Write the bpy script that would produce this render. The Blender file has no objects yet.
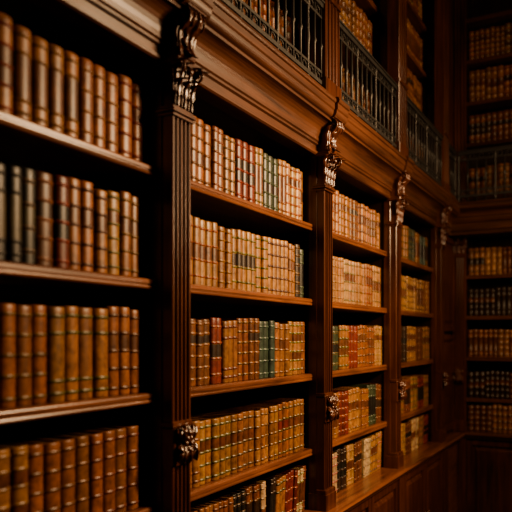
import bpy, math, random
from mathutils import Vector
random.seed(7)
H = 1.80          # eye level
D = 1.298         # distance of shelf plane from the camera
YE = 6.08         # end wall shelf plane
scene = bpy.context.scene

# ------------------------------------------------------------ materials
def new_mat(name):
    m = bpy.data.materials.new(name); m.use_nodes = True
    nt = m.node_tree
    return m, nt, nt.nodes['Principled BSDF']

def wood(name, grain, c0=(0.020,0.0058,0.0033), c1=(0.135,0.043,0.020), rough=0.29):
    m, nt, b = new_mat(name)
    N, L = nt.nodes, nt.links
    tc = N.new('ShaderNodeTexCoord'); mp = N.new('ShaderNodeMapping')
    sc = {'x':(1.2,22,22),'y':(22,1.2,22),'z':(22,22,1.2)}[grain]
    mp.inputs['Scale'].default_value = sc
    L.new(tc.outputs['Object'], mp.inputs['Vector'])
    n = N.new('ShaderNodeTexNoise'); n.inputs['Scale'].default_value = 1.6
    n.inputs['Detail'].default_value = 8; n.inputs['Roughness'].default_value = .62
    n.inputs['Distortion'].default_value = .6
    L.new(mp.outputs[0], n.inputs['Vector'])
    n2 = N.new('ShaderNodeTexNoise'); n2.inputs['Scale'].default_value = 2.2
    n2.inputs['Detail'].default_value = 3
    L.new(tc.outputs['Object'], n2.inputs['Vector'])
    mx = N.new('ShaderNodeMath'); mx.operation='MULTIPLY_ADD'
    L.new(n2.outputs['Fac'], mx.inputs[0]); mx.inputs[1].default_value=.35
    mx2 = N.new('ShaderNodeMath'); mx2.operation='MULTIPLY'; mx2.inputs[1].default_value=.75
    L.new(n.outputs['Fac'], mx2.inputs[0]); L.new(mx2.outputs[0], mx.inputs[2])
    r = N.new('ShaderNodeValToRGB')
    r.color_ramp.elements[0].position=.36; r.color_ramp.elements[0].color=(*c0,1)
    r.color_ramp.elements[1].position=.72; r.color_ramp.elements[1].color=(*c1,1)
    L.new(mx.outputs[0], r.inputs[0]); L.new(r.outputs[0], b.inputs['Base Color'])
    b.inputs['Roughness'].default_value = rough
    b.inputs['Coat Weight'].default_value = .3
    b.inputs['Coat Roughness'].default_value = .25
    bp = N.new('ShaderNodeBump'); bp.inputs['Strength'].default_value=.12; bp.inputs['Distance'].default_value=.002
    L.new(n.outputs['Fac'], bp.inputs['Height']); L.new(bp.outputs[0], b.inputs['Normal'])
    return m
W_Z = wood('mahogany_vertical_grain','z')
W_Y = wood('mahogany_long_grain','y',(0.05,0.017,0.009),(0.28,0.104,0.047))
W_X = wood('mahogany_cross_grain','x',(0.03,0.011,0.006),(0.17,0.064,0.030))
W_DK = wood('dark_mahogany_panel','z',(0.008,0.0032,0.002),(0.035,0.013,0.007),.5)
W_FR = wood('mahogany_frieze','y',(0.024,0.0085,0.0045),(0.145,0.053,0.024),.40)
W_FRX = wood('mahogany_frieze_cross','x',(0.02,0.008,0.005),(0.12,0.044,0.022),.4)
W_FL = wood('parquet_oak','y',(0.05,0.022,0.01),(0.2,0.09,0.04),.4)
W_CE = wood('ceiling_panelling','x',(0.02,0.008,0.004),(0.08,0.03,0.014),.6)

def book_mat():
    m, nt, b = new_mat('aged_leather_bindings')
    N, L = nt.nodes, nt.links
    at = N.new('ShaderNodeAttribute'); at.attribute_name='Col'
    tc = N.new('ShaderNodeTexCoord')
    n = N.new('ShaderNodeTexNoise'); n.inputs['Scale'].default_value=34; n.inputs['Detail'].default_value=8
    n.inputs['Roughness'].default_value=.72; n.inputs['Distortion'].default_value=.4
    L.new(tc.outputs['Object'], n.inputs['Vector'])
    r = N.new('ShaderNodeValToRGB')
    r.color_ramp.elements[0].position=.32; r.color_ramp.elements[0].color=(.34,.27,.21,1)
    r.color_ramp.elements[1].position=.68; r.color_ramp.elements[1].color=(1.18,1.10,.98,1)
    L.new(n.outputs['Fac'], r.inputs[0])
    mx = N.new('ShaderNodeMix'); mx.data_type='RGBA'; mx.blend_type='MULTIPLY'; mx.inputs[0].default_value=1
    L.new(at.outputs['Color'], mx.inputs[6]); L.new(r.outputs[0], mx.inputs[7])
    L.new(mx.outputs[2], b.inputs['Base Color'])
    b.inputs['Roughness'].default_value=.40
    n3 = N.new('ShaderNodeTexNoise'); n3.inputs['Scale'].default_value=260; n3.inputs['Detail'].default_value=3
    L.new(tc.outputs['Object'], n3.inputs['Vector'])
    bp = N.new('ShaderNodeBump'); bp.inputs['Strength'].default_value=.25; bp.inputs['Distance'].default_value=.0015
    L.new(n3.outputs['Fac'], bp.inputs['Height']); L.new(bp.outputs[0], b.inputs['Normal'])
    return m
M_BOOK = book_mat()
def iron_mat():
    m, nt, b = new_mat('wrought_iron')
    N, L = nt.nodes, nt.links
    n = N.new('ShaderNodeTexNoise'); n.inputs['Scale'].default_value=60
    r = N.new('ShaderNodeValToRGB')
    r.color_ramp.elements[0].color=(.035,.033,.032,1); r.color_ramp.elements[1].color=(.10,.095,.09,1)
    L.new(n.outputs['Fac'], r.inputs[0]); L.new(r.outputs[0], b.inputs['Base Color'])
    b.inputs['Metallic'].default_value=.5; b.inputs['Roughness'].default_value=.42
    return m
M_IRON = iron_mat()

# ------------------------------------------------------------ mesh builder
def map_left(s,o,z): return (-D+o, s, H+z)
def map_end(s,o,z):  return (s, YE-o, H+z)

class B:
    def __init__(self, mp=map_left):
        self.v=[]; self.f=[]; self.sm=[]; self.mi=[]; self.col=[]; self.mp=mp; self.cm=0; self.cc=(1,1,1)
    def P(self,s,o,z):
        self.v.append(self.mp(s,o,z)); return len(self.v)-1
    def F(self,idx,smooth=False,col=None):
        self.f.append(idx); self.sm.append(smooth); self.mi.append(self.cm); self.col.append(col or self.cc)
    def box(self,s0,s1,o0,o1,z0,z1,col=None):
        a=[self.P(s,o,z) for z in (z0,z1) for o in (o0,o1) for s in (s0,s1)]
        for q in ((0,1,3,2),(4,6,7,5),(0,4,5,1),(2,3,7,6),(0,2,6,4),(1,5,7,3)):
            self.F([a[i] for i in q],False,col)
    def bbox(self,s0,s1,o0,o1,z0,z1,b=.004):
        # box with chamfered front (outer) edges
        pr=[(s0,o0),(s0,o1-b),(s0+b,o1),(s1-b,o1),(s1,o1-b),(s1,o0)]
        lo=[self.P(s,o,z0) for s,o in pr]; 
        m=[self.P(s,o,z1-b) for s,o in pr]
        cs=(s0+s1)/2; 
        hi=[self.P(s+(b if s<cs else -b),max(o-b,o0) if o>o0 else o,z1) for s,o in pr]
        n=len(pr)
        for A,C in ((lo,m),(m,hi)):
            for i in range(n):
                self.F([A[i],A[(i+1)%n],C[(i+1)%n],C[i]])
        self.F(lo[::-1]); self.F(hi)
    def ext_s(self,prof,s0,s1,smooth=False):
        A=[self.P(s0,o,z) for o,z in prof]; C=[self.P(s1,o,z) for o,z in prof]; n=len(prof)
        for i in range(n): self.F([A[i],A[(i+1)%n],C[(i+1)%n],C[i]],smooth)
        self.F(A[::-1]); self.F(C)
    def ext_z(self,prof,z0,z1,smooth=False):
        A=[self.P(s,o,z0) for s,o in prof]; C=[self.P(s,o,z1) for s,o in prof]; n=len(prof)
        for i in range(n): self.F([A[i],A[(i+1)%n],C[(i+1)%n],C[i]],smooth)
        self.F(A[::-1]); self.F(C)
    def tube(self,pts,r,n=8,r2=None):
        rings=[]; N=len(pts)
        for i,p in enumerate(pts):
            p=Vector(p); a=Vector(pts[max(i-1,0)]); c=Vector(pts[min(i+1,N-1)])
            t=(c-a).normalized(); u=Vector((1,0,0)) if abs(t.x)<.8 else Vector((0,1,0))
            u=(u-t*u.dot(t)).normalized(); w=t.cross(u)
            rr=r if r2 is None else r+(r2-r)*i/(N-1)
            rings.append([self.P(*(p+u*math.cos(k*2*math.pi/n)*rr+w*math.sin(k*2*math.pi/n)*rr)) for k in range(n)])
        for i in range(N-1):
            for k in range(n):
                self.F([rings[i][k],rings[i][(k+1)%n],rings[i+1][(k+1)%n],rings[i+1][k]],True)
        self.F(rings[0][::-1]); self.F(rings[-1])
    def lathe(self,sc,oc,prof,n=10):
        rings=[[self.P(sc+math.cos(k*2*math.pi/n)*r,oc+math.sin(k*2*math.pi/n)*r,z) for k in range(n)] for r,z in prof]
        for i in range(len(rings)-1):
            for k in range(n):
                self.F([rings[i][k],rings[i][(k+1)%n],rings[i+1][(k+1)%n],rings[i+1][k]],True)
        self.F(rings[0][::-1]); self.F(rings[-1])
    def ball(self,s,o,z,r,fs=1,fo=1,fz=1,n=10,m=7):
        rings=[]
        for j in range(1,m):
            a=math.pi*j/m
            rings.append([self.P(s+fs*r*math.sin(a)*math.cos(k*2*math.pi/n),o+fo*r*math.sin(a)*math.sin(k*2*math.pi/n),z+fz*r*math.cos(a)) for k in range(n)])
        t=self.P(s,o,z+fz*r); bt=self.P(s,o,z-fz*r)
        for i in range(len(rings)-1):
            for k in range(n): self.F([rings[i][k],rings[i][(k+1)%n],rings[i+1][(k+1)%n],rings[i+1][k]],True)
        for k in range(n):
            self.F([t,rings[0][k],rings[0][(k+1)%n]],True); self.F([bt,rings[-1][(k+1)%n],rings[-1][k]],True)
    def leaf(self,sc,path,W,lobes=4,nu=26,nv=12,lean=0.0,rel=.004):
        front=[]; 
        for i in range(nu+1):
            u=i/nu; o,z=path(u)
            w=W*(math.sin(math.pi*min(1,(.12+.88*u)))**.55)*(1-.42*abs(math.sin(math.pi*lobes*u))**3) if u<.999 else W*.05
            row=[]
            for j in range(nv+1):
                v=-1+2*j/nv
                r=-.012*v*v*(W/.04)+rel*math.cos(v*math.pi*3)+.003*math.exp(-(v*5)**2)
                row.append(self.P(sc+v*w+lean*u,o+r,z+.010*abs(v)*(W/.04)*(1 if u>.1 else 0)))
            front.append(row)
        for i in range(nu):
            for j in range(nv):
                self.F([front[i][j],front[i][j+1],front[i+1][j+1],front[i+1][j]],True)
    def make(self,name,mats,parent=None,recalc=True):
        me=bpy.data.meshes.new(name); me.from_pydata(self.v,[],self.f)
        for m in mats: me.materials.append(m)
        me.polygons.foreach_set('use_smooth',self.sm); me.polygons.foreach_set('material_index',self.mi)
        if any(c!=(1,1,1) for c in self.col[:50]):
            at=me.color_attributes.new('Col','FLOAT_COLOR','CORNER'); arr=[]
            for f,c in zip(self.f,self.col): arr.extend((c[0],c[1],c[2],1.0)*len(f))
            at.data.foreach_set('color',arr)
        me.update()
        if recalc:
            import bmesh
            bm=bmesh.new(); bm.from_mesh(me); bmesh.ops.recalc_face_normals(bm,faces=bm.faces); bm.to_mesh(me); bm.free()
        ob=bpy.data.objects.new(name,me); scene.collection.objects.link(ob)
        if parent: ob.parent=parent
        return ob
def empty(name):
    e=bpy.data.objects.new(name,None); scene.collection.objects.link(e); return e

# ------------------------------------------------------------ joinery pieces
SHELF_T=.034
def shelf_profile(ztop,back,front=0.0,t=SHELF_T):
    pr=[(back,ztop-t),(back,ztop)]
    pr+=[(front-.010,ztop)]
    for k in range(1,6):
        a=math.pi/2*k/6*1.0
        pr.append((front-.010+.010*math.sin(a),ztop-.010+.010*math.cos(a)))
    pr+=[(front,ztop-.016),(front-.003,ztop-.018),(front-.003,ztop-.021)]
    for k in range(0,5):
        a=math.pi*k/4
        pr.append((front-.005+.005*math.sin(a),ztop-.021-(t-.021)/2*(1-math.cos(a))))
    return pr

def fluted(b,c,w,o0,o1,z0,z1,nfl=4):
    hw=w/2; pr=[(c-hw,o0),(c-hw,o1-.003),(c-hw+.003,o1)]
    m=.008; fw=(w-2*m)/nfl; g=fw*.70
    for i in range(nfl):
        a=c-hw+m+fw*i+(fw-g)/2
        for k in range(7):
            t=math.pi*k/6
            pr.append((a+g/2-g/2*math.cos(t),o1-.011*math.sin(t)))
    pr+=[(c+hw-.003,o1),(c+hw,o1-.003),(c+hw,o0)]
    b.ext_z(pr,z0,z1)

def spiral(b,s,oc,zc,R,turns=1.6,r=.005,sgn=1,start=math.pi/2):
    pts=[]
    for i in range(28):
        u=i/27; a=start-sgn*u*turns*2*math.pi; q=R*(1-u)**.8+.002
        pts.append((s,oc+math.cos(a)*q*.8,zc+math.sin(a)*q))
    b.tube(pts,r,6,r*.5)

KO=.62
def corbel(b,c,F=.06):
    K=lambda x:F+x*KO
    for zz,hw,o in ((.700,.060,.068),(.712,.064,.073),(.724,.058,.066)):
        b.bbox(c-hw,c+hw,0,o,zz,zz+.010,.003)
    b.ext_s([(0,.735),(F,.735),(K(.006),.78),(K(.018),.83),(K(.03),.862),(0,.862)],c-.050,c+.050)
    def p1(z0,h,out):
        def f(u):
            o=K(.014+out*u*u*1.3+ (0 if u<.75 else (u-.75)*.12))
            z=z0+h*math.sin(u*math.pi*.60)
            return o,z
        return f
    for ds in (-.038,0,.038): b.leaf(c+ds,p1(.735,.075,.030),.024,3)
    for ds in (-.049,-.020,.020,.049): b.leaf(c+ds,p1(.775,.085,.045),.022,3,lean=ds*.25)
    b.ball(c,K(.05),.845,.012,1.2,1,1)
    for sg in (-1,1):
        spiral(b,c+sg*.050,K(.045),.848,.022,1.5,.005)
        b.ball(c+sg*.050,K(.045),.848,.007)
    b.bbox(c-.064,c+.064,0,K(.050),.862,.874,.004)
    b.bbox(c-.058,c+.058,0,K(.042),.874,.884,.003)
    pr=[(F+.030,.884),(F+.040,.892),(F+.038,.910),(F+.030,.925),(F+.030,.945),(F+.042,.965),
        (F+.066,.980),(F+.086,.992),(F+.094,1.008),(F+.090,1.026),(F+.078,1.036)]
    pr=[(0,.884)]+[(K(o-F),z) for o,z in pr]+[(0,1.036)]
    b.ext_s(pr,c-.040,c+.040)
    for sg in (-1,1):
        spiral(b,c+sg*.041,K(.064),1.008,.026,1.7,.005,1)
        b.ball(c+sg*.041,K(.064),1.008,.009)
        spiral(b,c+sg*.041,K(.018),.908,.018,1.5,.004,-1)
        b.ball(c+sg*.041,K(.018),.908,.006)
    def p2(u):
        pts=[(.100,1.024),(.104,1.0),(.084,.978),(.056,.960),(.044,.935),(.050,.910),(.070,.890),(.090,.882)]
        x=u*(len(pts)-1); i=min(int(x),len(pts)-2); t=x-i
        return (K(pts[i][0]*(1-t)+pts[i+1][0]*t)+.004, pts[i][1]*(1-t)+pts[i+1][1]*t)
    b.leaf(c,p2,.038,5,32,12)
    for sg in (-1,1):
        b.leaf(c+sg*.036,lambda u:(K(.02+.06*u*u),.895+.11*math.sin(u*1.7)),.018,3,lean=sg*.012)
    b.bbox(c-.056,c+.056,0,K(.098),1.036,1.050,.004)

def rosette(b,c,zc,F=.062):
    b.bbox(c-.054,c+.054,0,F+.006,zc-.062,zc+.058,.004)
    def dn(u): return (F+.012+.018*math.sin(u*math.pi*.9)+.008*u, zc+.012-.068*u)
    def up(u): return (F+.012+.016*math.sin(u*math.pi*.9), zc+.002+.058*u)
    b.leaf(c,dn,.032,3); b.leaf(c-.026,dn,.020,3,lean=-.012); b.leaf(c+.026,dn,.020,3,lean=.012)
    b.leaf(c,up,.026,3); b.leaf(c-.02,up,.018,2,lean=-.020); b.leaf(c+.02,up,.018,2,lean=.020)
    for k in range(6):
        a=k*math.pi/3; b.ball(c+.017*math.cos(a),F+.026,zc+.006+.017*math.sin(a),.011,1,.8,1,8,5)
    b.ball(c,F+.032,zc+.006,.010)

def panel(b,s0,s1,z0,z1,o):
    fw=.045
    b.bbox(s0,s0+fw,o-.03,o,z0,z1,.003); b.bbox(s1-fw,s1,o-.03,o,z0,z1,.003)
    b.bbox(s0+fw,s1-fw,o-.03,o,z0,z0+fw,.003); b.bbox(s0+fw,s1-fw,o-.03,o,z1-fw,z1,.003)
    a0,a1,c0,c1=s0+fw,s1-fw,z0+fw,z1-fw
    b.box(a0,a1,o-.035,o-.018,c0,c1)
    g=.022; g2=.045
    A=[b.P(s,o-.018,z) for s,z in ((a0+g,c0+g),(a1-g,c0+g),(a1-g,c1-g),(a0+g,c1-g))]
    C=[b.P(s,o-.004,z) for s,z in ((a0+g2,c0+g2),(a1-g2,c0+g2),(a1-g2,c1-g2),(a0+g2,c1-g2))]
    for i in range(4): b.F([A[i],A[(i+1)%4],C[(i+1)%4],C[i]])
    b.F(C)

LOW=[1.512,.512,-.488,-1.488]       # units of pitch
LV=[x*.36 for x in LOW]+[-.83]
UP=[1.25,1.72,2.09,2.46,2.83]
TOPZ=3.2
CT=1.128   # cornice top / gallery deck

def cornice_profile(x=0.0):
    pr=[(-.05,.872),(.018+x,.872),(.024+x,.878),(.024+x,.890),(.016+x,.896),(.016+x,.918),(.026+x,.923),(.026+x,.932)]
    for k in range(0,9):
        a=math.pi/2*k/8
        pr.append((.032+x+.058*(1-math.cos(a)),.938+.085*math.sin(a)))
    pr+=[(.094+x,1.023),(.094+x,1.034)]
    for k in range(0,7):
        a=math.pi/2*k/6
        pr.append((.096+x+.020*math.sin(a),1.036+.030*(1-math.cos(a))))
    pr+=[(.118+x,1.068),(.121+x,1.072),(.121+x,1.098),(.127+x,1.102),(.130+x,1.110),(.127+x,1.122),(.120+x,CT),(-.05,CT)]
    return pr

def railing(b,s0,s1,o):
    zb=CT+.045; zt=1.53
    for z,h,w in ((zb,.009,.010),(zb+.050,.006,.007),(zt-.055,.006,.007),(zt,.011,.014)):
        b.box(s0,s1,o-w,o+w,z-h,z+h)
    b.ext_s([(o-.020,zt+.010),(o+.020,zt+.010),(o+.022,zt+.016),(o+.014,zt+.026),(o-.014,zt+.026),(o-.022,zt+.016)],s0,s1)
    n=max(2,round((s1-s0)/.074)); st=(s1-s0)/n
    for i in range(n+1):
        s=s0+st*i
        r=.0066
        if i%4==0:
            b.lathe(s,o,[(.011,CT),(.011,CT+.02),(.008,1.18),(.010,1.3),(.013,1.33),(.010,1.36),(.008,1.45),(.012,1.50),(.012,zt)],8)
        else:
            b.lathe(s,o,[(r,CT+.002),(r,1.33),(r*1.9,1.345),(r,1.36),(r,zt)],6)
        if i<n:
            for zc in (zb+.025,zt-.030):
                pts=[(s+st/2+.018*math.cos(a),o,zc+.018*math.sin(a)) for a in [k*2*math.pi/12 for k in range(13)]]
                b.tube(pts,.0038,5)
def newel(b,c,hw=.088,o0=.030,o1=.104):
    # tall timber post standing on the cornice, carrying the railing ends
    b.bbox(c-hw-.008,c+hw+.008,o0,o1+.008,CT+.004,CT+.075,.004)
    fluted(b,c,hw*2,o0,o1,CT+.075,TOPZ-.12,4)
    b.bbox(c-hw-.006,c+hw+.006,o0,o1+.006,1.575,1.60,.004)
    b.bbox(c-hw-.012,c+hw+.012,o0,o1+.012,TOPZ-.12,TOPZ,.004)

def bookcase_range(mp,root,cs,s_lo,s_hi,longmat,friezemat,end=False):
    low=-.83
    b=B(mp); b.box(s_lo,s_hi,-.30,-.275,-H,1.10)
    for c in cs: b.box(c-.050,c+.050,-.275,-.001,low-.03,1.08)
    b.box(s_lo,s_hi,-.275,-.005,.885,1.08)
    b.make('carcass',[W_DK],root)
    b=B(mp)
    bays=[(cs[i]+.050,cs[i+1]-.050) for i in range(len(cs)-1)]
    for a,e in bays:
        for z in LV[:4]: b.ext_s(shelf_profile(z,-.275),a,e)
    b.make('shelves',[longmat],root)
    for c in cs:
        b=B(mp)
        b.bbox(c-.056,c+.056,-.02,.022,low,.872,.003)
        fluted(b,c,.104,.02,.060,-.27,.702)
        b.bbox(c-.056,c+.056,.02,.064,-.285,-.268,.003)
        rosette(b,c,-.345)
        fluted(b,c,.104,.02,.060,low+.10,-.405)
        b.bbox(c-.060,c+.060,.02,.072,low+.08,low+.10,.004)
        b.bbox(c-.062,c+.062,-.02,.076,low,low+.08,.004)
        b.make('fluted_pilaster',[W_Z],root)
        b=B(mp); corbel(b,c); b.make('carved_corbel',[W_Z],root,recalc=False)
    b=B(mp)
    if not end:
        b.ext_s(cornice_profile(),s_lo,s_hi)
        for c in cs:
            pr=[p for p in cornice_profile(.014) if p[0]>0 and p[1]>1.03]
            b.ext_s([(-.05,1.036)]+pr+[(-.05,CT+.003)],c-.07,c+.07)
    else:
        pr=[(-.05,.872),(.22,.872),(.22,.90),(.235,.905),(.235,.965),(.25,.97),(.26,.99),(.26,1.01)]
        for k in range(0,7):
            a=math.pi/2*k/6
            pr.append((.27+.06*(1-math.cos(a)),1.015+.05*math.sin(a)))
        pr+=[(.335,1.07),(.345,1.075),(.345,1.105),(.355,1.11),(.355,1.122),(.345,CT),(-.05,CT)]
        b.ext_s(pr,s_lo,s_hi)
    b.make('cornice',[friezemat],root)
    b=B(mp)
    b.ext_s([(-.275,low-.035),(-.275,low),(.112,low),(.120,low-.004),(.124,low-.012),(.120,low-.020),(.110,low-.024),(.104,low-.035),(.095,low-.05),(.07,low-.05)],s_lo,s_hi)
    b.box(s_lo,s_hi,-.275,.045,-H+.001,low-.045)
    b.bbox(s_lo,s_hi,.045,.09,-H+.001,-H+.12,.006)
    b.make('base_cabinet_top',[longmat],root)
    b=B(mp)
    for a,e in bays:
        m=(a+e)/2
        panel(b,a+.02,m-.004,-H+.13,low-.06,.078); panel(b,m+.004,e-.02,-H+.13,low-.06,.078)
        for sg in (-1,1): b.ball(m+sg*.03,.09,-1.25,.012)
    for c in cs: b.bbox(c-.07,c+.07,.04,.09,-H+.12,low-.05,.004)
    b.make('cabinet_doors',[W_Z],root)

def upper_range(mp,root,cs,s_lo,s_hi,longmat,fo):
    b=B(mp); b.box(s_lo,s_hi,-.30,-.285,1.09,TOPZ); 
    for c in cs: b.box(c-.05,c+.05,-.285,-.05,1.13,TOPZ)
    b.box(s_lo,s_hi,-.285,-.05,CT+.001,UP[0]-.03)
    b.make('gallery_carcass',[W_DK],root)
    b=B(mp)
    for i in range(len(cs)-1):
        for z in UP: b.ext_s(shelf_profile(z,-.285,-.05),cs[i]+.05,cs[i+1]-.05)
    b.make('gallery_shelves',[longmat],root)
    b=B(mp)
    for c in cs:
        b.bbox(c-.060,c+.060,-.06,fo,CT+.003,1.19,.004)
        fluted(b,c,.100,-.06,fo-.006,1.19,TOPZ-.2,3)
        b.bbox(c-.058,c+.058,-.06,fo,1.54,1.57,.004)
        b.bbox(c-.062,c+.062,-.06,fo,TOPZ-.2,TOPZ-.1,.004)
    b.make('gallery_pilasters',[W_Z],root)
    b=B(mp); b.ext_s([(-.285,TOPZ-.1),(fo-.04,TOPZ-.1),(fo-.02,TOPZ-.07),(fo,TOPZ-.02),(fo,TOPZ),(-.285,TOPZ)],s_lo,s_hi)
    b.make('gallery_entablature',[longmat],root)

# ------------------------------------------------------------ books
TAN=(.28,.132,.052); LT=(.34,.180,.076); CR=(.42,.255,.125); OR=(.27,.104,.035); BR=(.14,.054,.023); RD=(.16,.030,.019)
DK=(.040,.023,.015); BK=(.020,.019,.017); GR=(.045,.066,.040); TE=(.042,.075,.060); BU=(.22,.080,.033); WH=(.52,.40,.27); OL=(.080,.065,.034)
GOLD=(.32,.18,.066)
def book(b,s0,t,h,z0,front,depth,col,lab,band,style,seg1,seg2,lean=0,hi=True):
    bulge=.24*t
    def sh(s,z): return s+lean*(z-z0)
    n=6 if hi else 4
    arc=[]
    for k in range(n+1):
        a=-math.pi/2+math.pi*k/n
        arc.append((s0+t/2+t/2*math.sin(a), -bulge*(1-math.cos(a))))
    st=[(0,0,col),(.004,0,col)]
    fr={0:[.10,.27,.44,.61,.78,.93],1:[.08,.30,.50,.70,.90],2:[.14,.38,.62,.86],3:[.09,.22,.72,.90]}[style]
    segc=[col]*(len(fr)+1)
    if seg1: segc[-3]=lab
    if seg2: segc[2]=lab
    gold=style in (0,2)
    for i,f in enumerate(fr):
        zc=f*h; cb=segc[i]
        st.append((zc-.0055,0,cb)); 
        if hi: st.append((zc-.0038,0,GOLD if gold else band))
        st.append((zc-.0024,.0026,band)); st.append((zc+.0024,.0026,band))
        if hi: st.append((zc+.0038,0,band)); 
        st.append((zc+.0055,0,GOLD if (gold and hi) else band))
    st.append((h-.004,0,segc[-1])); st.append((h,-.0015,segc[-1]))
    rings=[]
    for z,bp,_ in st:
        rings.append([b.P(sh(s,z0+z),front+o+bp,z0+z) for s,o in arc])
    for i in range(1,len(st)):
        for k in range(n):
            b.F([rings[i-1][k],rings[i-1][k+1],rings[i][k+1],rings[i][k]],True,st[i][2])
    b.F(rings[-1],False,tuple(c*.8 for c in col))
    b.F(rings[0][::-1],False,col)
    bo=front-bulge-.0005; bk=front-depth
    def sbox(a0,a1,o0,o1,z1,z2,c):
        v=[b.P(sh(s,z),o,z) for z in (z1,z2) for o in (o0,o1) for s in (a0,a1)]
        for q in ((0,1,3,2),(4,6,7,5),(0,4,5,1),(2,3,7,6),(0,2,6,4),(1,5,7,3)): b.F([v[i] for i in q],False,c)
    sbox(s0,s0+.003,bk,bo,z0,z0+h,col); sbox(s0+t-.003,s0+t,bk,bo,z0,z0+h,col)
    sbox(s0+.003,s0+t-.003,bk+.004,bo,z0+.003,z0+h-.005,(.13,.09,.055))

def jit(c,a=.22):
    k=1+random.uniform(-a,a); return tuple(max(0,x*k*(1+random.uniform(-.06,.06))) for x in c)
def row(b,s0,s1,z,plan,tr,hr,front=-.026,hi=True,leanfrom=9):
    s=s0+.002; L=s1-s0-.004
    acc=0; bounds=[]
    for p in plan: acc+=p[0]; bounds.append(acc)
    tot=acc; lastrun=-1; base=random.uniform(*hr); leaning=False
    while True:
        u=(s-s0)/L*tot
        if not leaning and u/tot>leanfrom: leaning=True; s+=.012
        ri=0
        while ri<len(bounds)-1 and u>bounds[ri]: ri+=1
        if ri!=lastrun:
            lastrun=ri; hh=base+random.uniform(-.008,.008); tt=random.uniform(*tr); sty=random.choice([0,1,1,2,3])
            col=plan[ri][1]; lab=plan[ri][2]; seg1=random.random()<.72; seg2=random.random()<.15
            lum=sum(col)
            band=tuple(c*random.choice([.45,.6,.8]) for c in col) if lum>.25 else tuple(c*1.4 for c in col)
        t=tt*random.uniform(.93,1.08)
        lean=.10 if leaning else 0
        if s+t+lean*(hh+.004)>s1-.001: break
        book(b,s,t,hh+random.uniform(-.004,.004),z+.0006,front+random.uniform(-.006,.004),.17,jit(col),jit(lab),band,sty,seg1,seg2,lean,hi)
        s+=t+random.uniform(.0003,.0016)
T_BAY1=(.048,.060); T_=(.038,.048)
mix=lambda *a:[(1,c,l) for c,l in a]
PLANS={
 1:[mix((OR,BR),(BU,BR),(OR,BR),(TAN,BR),(OR,BU),(OR,BR)),
    [(1.2,BK,DK),(3.0,BK,OL),(.3,BK,OL),(.45,BR,DK),(.3,RD,BK),(.75,OR,BR),(.5,TAN,BR),(.5,LT,BR),(1.2,OR,BR)],
    mix((TAN,BR),(OR,BR),(OR,BR),(TAN,BR),(OR,BR)),
    mix((OR,DK),(TAN,BR),(OR,BR),(OR,BR)),
    mix((BR,DK),(RD,BK),(TAN,BR),(DK,BR))],
 2:[mix((BU,BR),(OR,BR),(BU,BR),(TAN,BR),(RD,DK),(LT,BR),(GR,DK),(LT,BR),(CR,BR),(LT,BR)),
    [(1,TAN,BR),(2,LT,BR),(1,TAN,BR),(2,LT,DK),(1,LT,TAN),(2,LT,BR),(.8,TAN,BR),(.5,DK,BK),(.6,GR,BK),(.4,LT,BR)],
    [(1.0,GR,BK),(.9,BR,DK),(1.0,RD,DK),(.9,TAN,BR),(.8,BU,DK),(.6,BR,DK),(1.3,TE,BK),(1.5,TAN,BR),(1.0,LT,BR),(.8,OR,BR)],
    [(.6,TAN,BR),(.8,LT,BR),(2,LT,BR),(1.4,TAN,BR),(2,LT,TAN),(1,OR,RD),(1.6,TAN,BR)],
    [(1,BR,DK),(.8,TAN,BR),(1,OR,BR),(.6,BK,DK),(.8,BU,DK),(.5,WH,BR),(.5,DK,BK),(.7,TAN,RD),(.7,RD,BK),(.5,WH,BR),(.5,BU,BR)]],
 3:[mix((BU,BR),(TAN,BR),(TAN,BR),(BR,DK),(TAN,BR),(OR,BR),(LT,BR)),
    mix((LT,BR),(LT,TAN),(CR,BR),(LT,TAN),(TAN,BR),(LT,BR)),
    mix((TAN,BR),(GR,BK),(TAN,BR),(RD,BK),(OR,BR),(BU,BR),(CR,BR)),
    mix((BU,BR),(TAN,BR),(RD,BK),(LT,BR),(TAN,BR),(GR,BK),(BR,DK)),
    mix((BK,DK),(WH,BR),(DK,BK),(CR,BR),(BR,DK),(WH,DK),(LT,BR),(CR,DK))],
 4:[mix((LT,BR),(DK,BR),(TAN,BR),(GR,BK),(LT,BR),(TE,BK),(TAN,DK)),
    mix((TAN,BR),(LT,BR),(CR,BR),(LT,BR),(TAN,BR)),
    mix((LT,BR),(DK,BK),(LT,BR),(BR,DK),(TAN,BR)),
    mix((RD,BK),(TAN,BR),(BU,DK),(LT,BR),(RD,BK),(TAN,BR)),
    mix((DK,BK),(CR,BR),(BR,BK),(WH,BR),(TAN,DK),(RD,BK))],
}
def rndplan(dark=False):
    pal=[OR,TAN,BR,BU,TAN,LT,OR,TAN] if not dark else [BR,DK,BU,BR,BR,DK]
    return [(random.uniform(.6,1.4),random.choice(pal),random.choice([DK,BR,BR])) for _ in range(7)]

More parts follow.
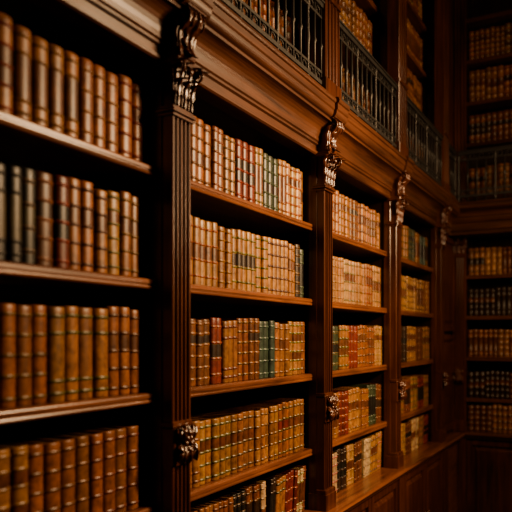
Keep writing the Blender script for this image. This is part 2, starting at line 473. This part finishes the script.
# ------------------------------------------------------------ assemble
CS=[-.618,.582,1.780,3.015,4.185,5.385]      # pilaster centres
left=empty('built_in_bookcase')
bookcase_range(map_left,left,CS,CS[0]-.07,YE,W_Y,W_FR)
b=B(map_left); panel(b,5.47,YE-.02,-.80,.02,.02); panel(b,5.47,YE-.02,.05,.85,.02); b.box(5.46,YE,-.27,-.02,-.86,.9)
b.make('corner_panelling',[W_Z],left)
gl=empty('gallery_bookcase')
upper_range(map_left,gl,CS,CS[0]-.07,YE-.01,W_Y,.025)
b=B(map_left); panel(b,5.46,YE-.02,CT+.01,TOPZ-.1,.0); b.make('gallery_corner_panel',[W_Z],gl)
end_cs=[-1.245,-.045,1.155,2.355]
er=empty('built_in_bookcase')
bookcase_range(map_end,er,end_cs,-1.298,2.43,W_X,W_FRX,end=True)
eg=empty('gallery_bookcase')
upper_range(map_end,eg,end_cs,-1.298,2.43,W_X,.02)

NO=-.055   # newel offset along the wall
for i in range(len(CS)-1):
    b=B(map_left); railing(b,CS[i]+NO+.088,CS[i+1]+NO-.088,.080)
    b.cm=1; newel(b,CS[i+1]+NO); b.make('gallery_railing',[M_IRON,W_Z])
b=B(map_left); railing(b,CS[-1]+NO+.088,YE-.34,.080); b.make('gallery_railing',[M_IRON])
b=B(map_end); railing(b,-1.19,2.40,.33); b.make('gallery_railing',[M_IRON])

for i in range(len(CS)-1):
    a,e=CS[i]+.057,CS[i+1]-.057
    b=B(map_left); pl=PLANS.get(i if i>0 else 1)
    for r,z in enumerate(LV):
        tr=T_BAY1 if i<=1 else T_
        hr=(.244,.256) if i<=1 else (.232,.246)
        if r==4: hr=(.205,.228); tr=(tr[0]*.7,tr[1]*.75)
        row(b,a,e,z,pl[r],tr,hr,leanfrom=(.62 if (r==4 and i>1) else 9))
    b.make('leather_bound_books',[M_BOOK],recalc=False)
for i in range(len(CS)-1):
    b=B(map_left)
    for z in UP[:4]: row(b,CS[i]+.056,CS[i+1]-.056,z,rndplan(),(.042,.056),(.25,.28),-.075,hi=False)
    b.make('leather_bound_books',[M_BOOK],recalc=False)
for i in range(len(end_cs)-1):
    b=B(map_end)
    for r,z in enumerate(LV): row(b,end_cs[i]+.057,end_cs[i+1]-.057,z,rndplan(r in(1,3)),(.038,.050),(.23,.25),hi=False)
    b.make('leather_bound_books',[M_BOOK],recalc=False)
    b=B(map_end)
    for r,z in enumerate(UP[:4]): row(b,end_cs[i]+.056,end_cs[i+1]-.056,z,rndplan(),(.038,.05),(.25,.28),-.075,hi=False)
    b.make('leather_bound_books',[M_BOOK],recalc=False)

# ------------------------------------------------------------ room shell
def slab(name,x0,x1,y0,y1,z0,z1,mat):
    b=B(lambda s,o,z:(s,o,z)); b.box(x0,x1,y0,y1,z0,z1); return b.make(name,[mat])
XL=-D-.30; YB=YE+.30; XR=2.6; Y0=-1.6; CZ=H+TOPZ+.3
slab('floor',XL-.1,XR+.1,Y0-.1,YB+.1,-.1,0,W_FL)
slab('ceiling',XL-.1,XR+.1,Y0-.1,YB+.1,CZ,CZ+.1,W_CE)
slab('wall_left',XL-.1,XL,Y0-.1,YB+.1,0,CZ,W_DK)
slab('wall_end',XL,XR,YB,YB+.1,0,CZ,W_DK)
slab('wall_right',XR,XR+.1,Y0-.1,YB+.1,0,CZ,W_DK)
slab('wall_rear',XL,XR,Y0-.1,Y0,0,CZ,W_DK)

# ------------------------------------------------------------ lights
WARM=(1,.67,.38)
def spot(name,loc,tgt,rad,power,ang,col=WARM):
    l=bpy.data.lights.new(name,'SPOT'); l.shadow_soft_size=rad; l.energy=power; l.color=col
    l.spot_size=math.radians(ang); l.spot_blend=1.0
    o=bpy.data.objects.new(name,l); o.location=loc
    o.rotation_euler=(Vector(tgt)-Vector(loc)).to_track_quat('-Z','Y').to_euler(); scene.collection.objects.link(o); return o
def area(name,loc,tgt,size,power,col=WARM):
    l=bpy.data.lights.new(name,'AREA'); l.shape='DISK'; l.size=size; l.energy=power; l.color=col
    o=bpy.data.objects.new(name,l); o.location=loc
    o.rotation_euler=(Vector(tgt)-Vector(loc)).to_track_quat('-Z','Y').to_euler(); scene.collection.objects.link(o); return o
spot('centre_key_spot',(1.0,3.3,H+1.25),(-1.3,2.85,H-.12),.16,490,96)  # added spot without a fixture, concentrates light on the middle bays
area('chandelier_light',(.9,2.8,H+1.45),(-1.3,2.8,H),.5,30)
area('far_fill_light',(.7,4.3,H+.9),(-1.1,5.4,H-.1),.5,20)  # added fill to lift the far bays, no second chandelier here
area('gallery_fill_light',(.9,3.6,H+2.2),(-1.3,4.1,H+1.5),.4,22)  # added fill to brighten the railing and upper cases, no real lamp
w=bpy.data.worlds.new('World'); scene.world=w; w.use_nodes=True
w.node_tree.nodes['Background'].inputs[0].default_value=(.02,.012,.008,1)

# ------------------------------------------------------------ camera
cam=bpy.data.cameras.new('camera'); co=bpy.data.objects.new('camera',cam); scene.collection.objects.link(co)
co.location=(0,0,H); th=math.atan(364/670)
co.rotation_euler=(math.pi/2,0,th)
cam.sensor_width=36; cam.lens=670/512*36; cam.shift_y=81/512; cam.clip_start=.05
cam.dof.use_dof=True; cam.dof.focus_distance=2.95; cam.dof.aperture_fstop=2.0
scene.camera=co
try:
    scene.view_settings.view_transform='AgX'; scene.view_settings.look='AgX - Medium High Contrast'
except Exception as ex: print(ex)
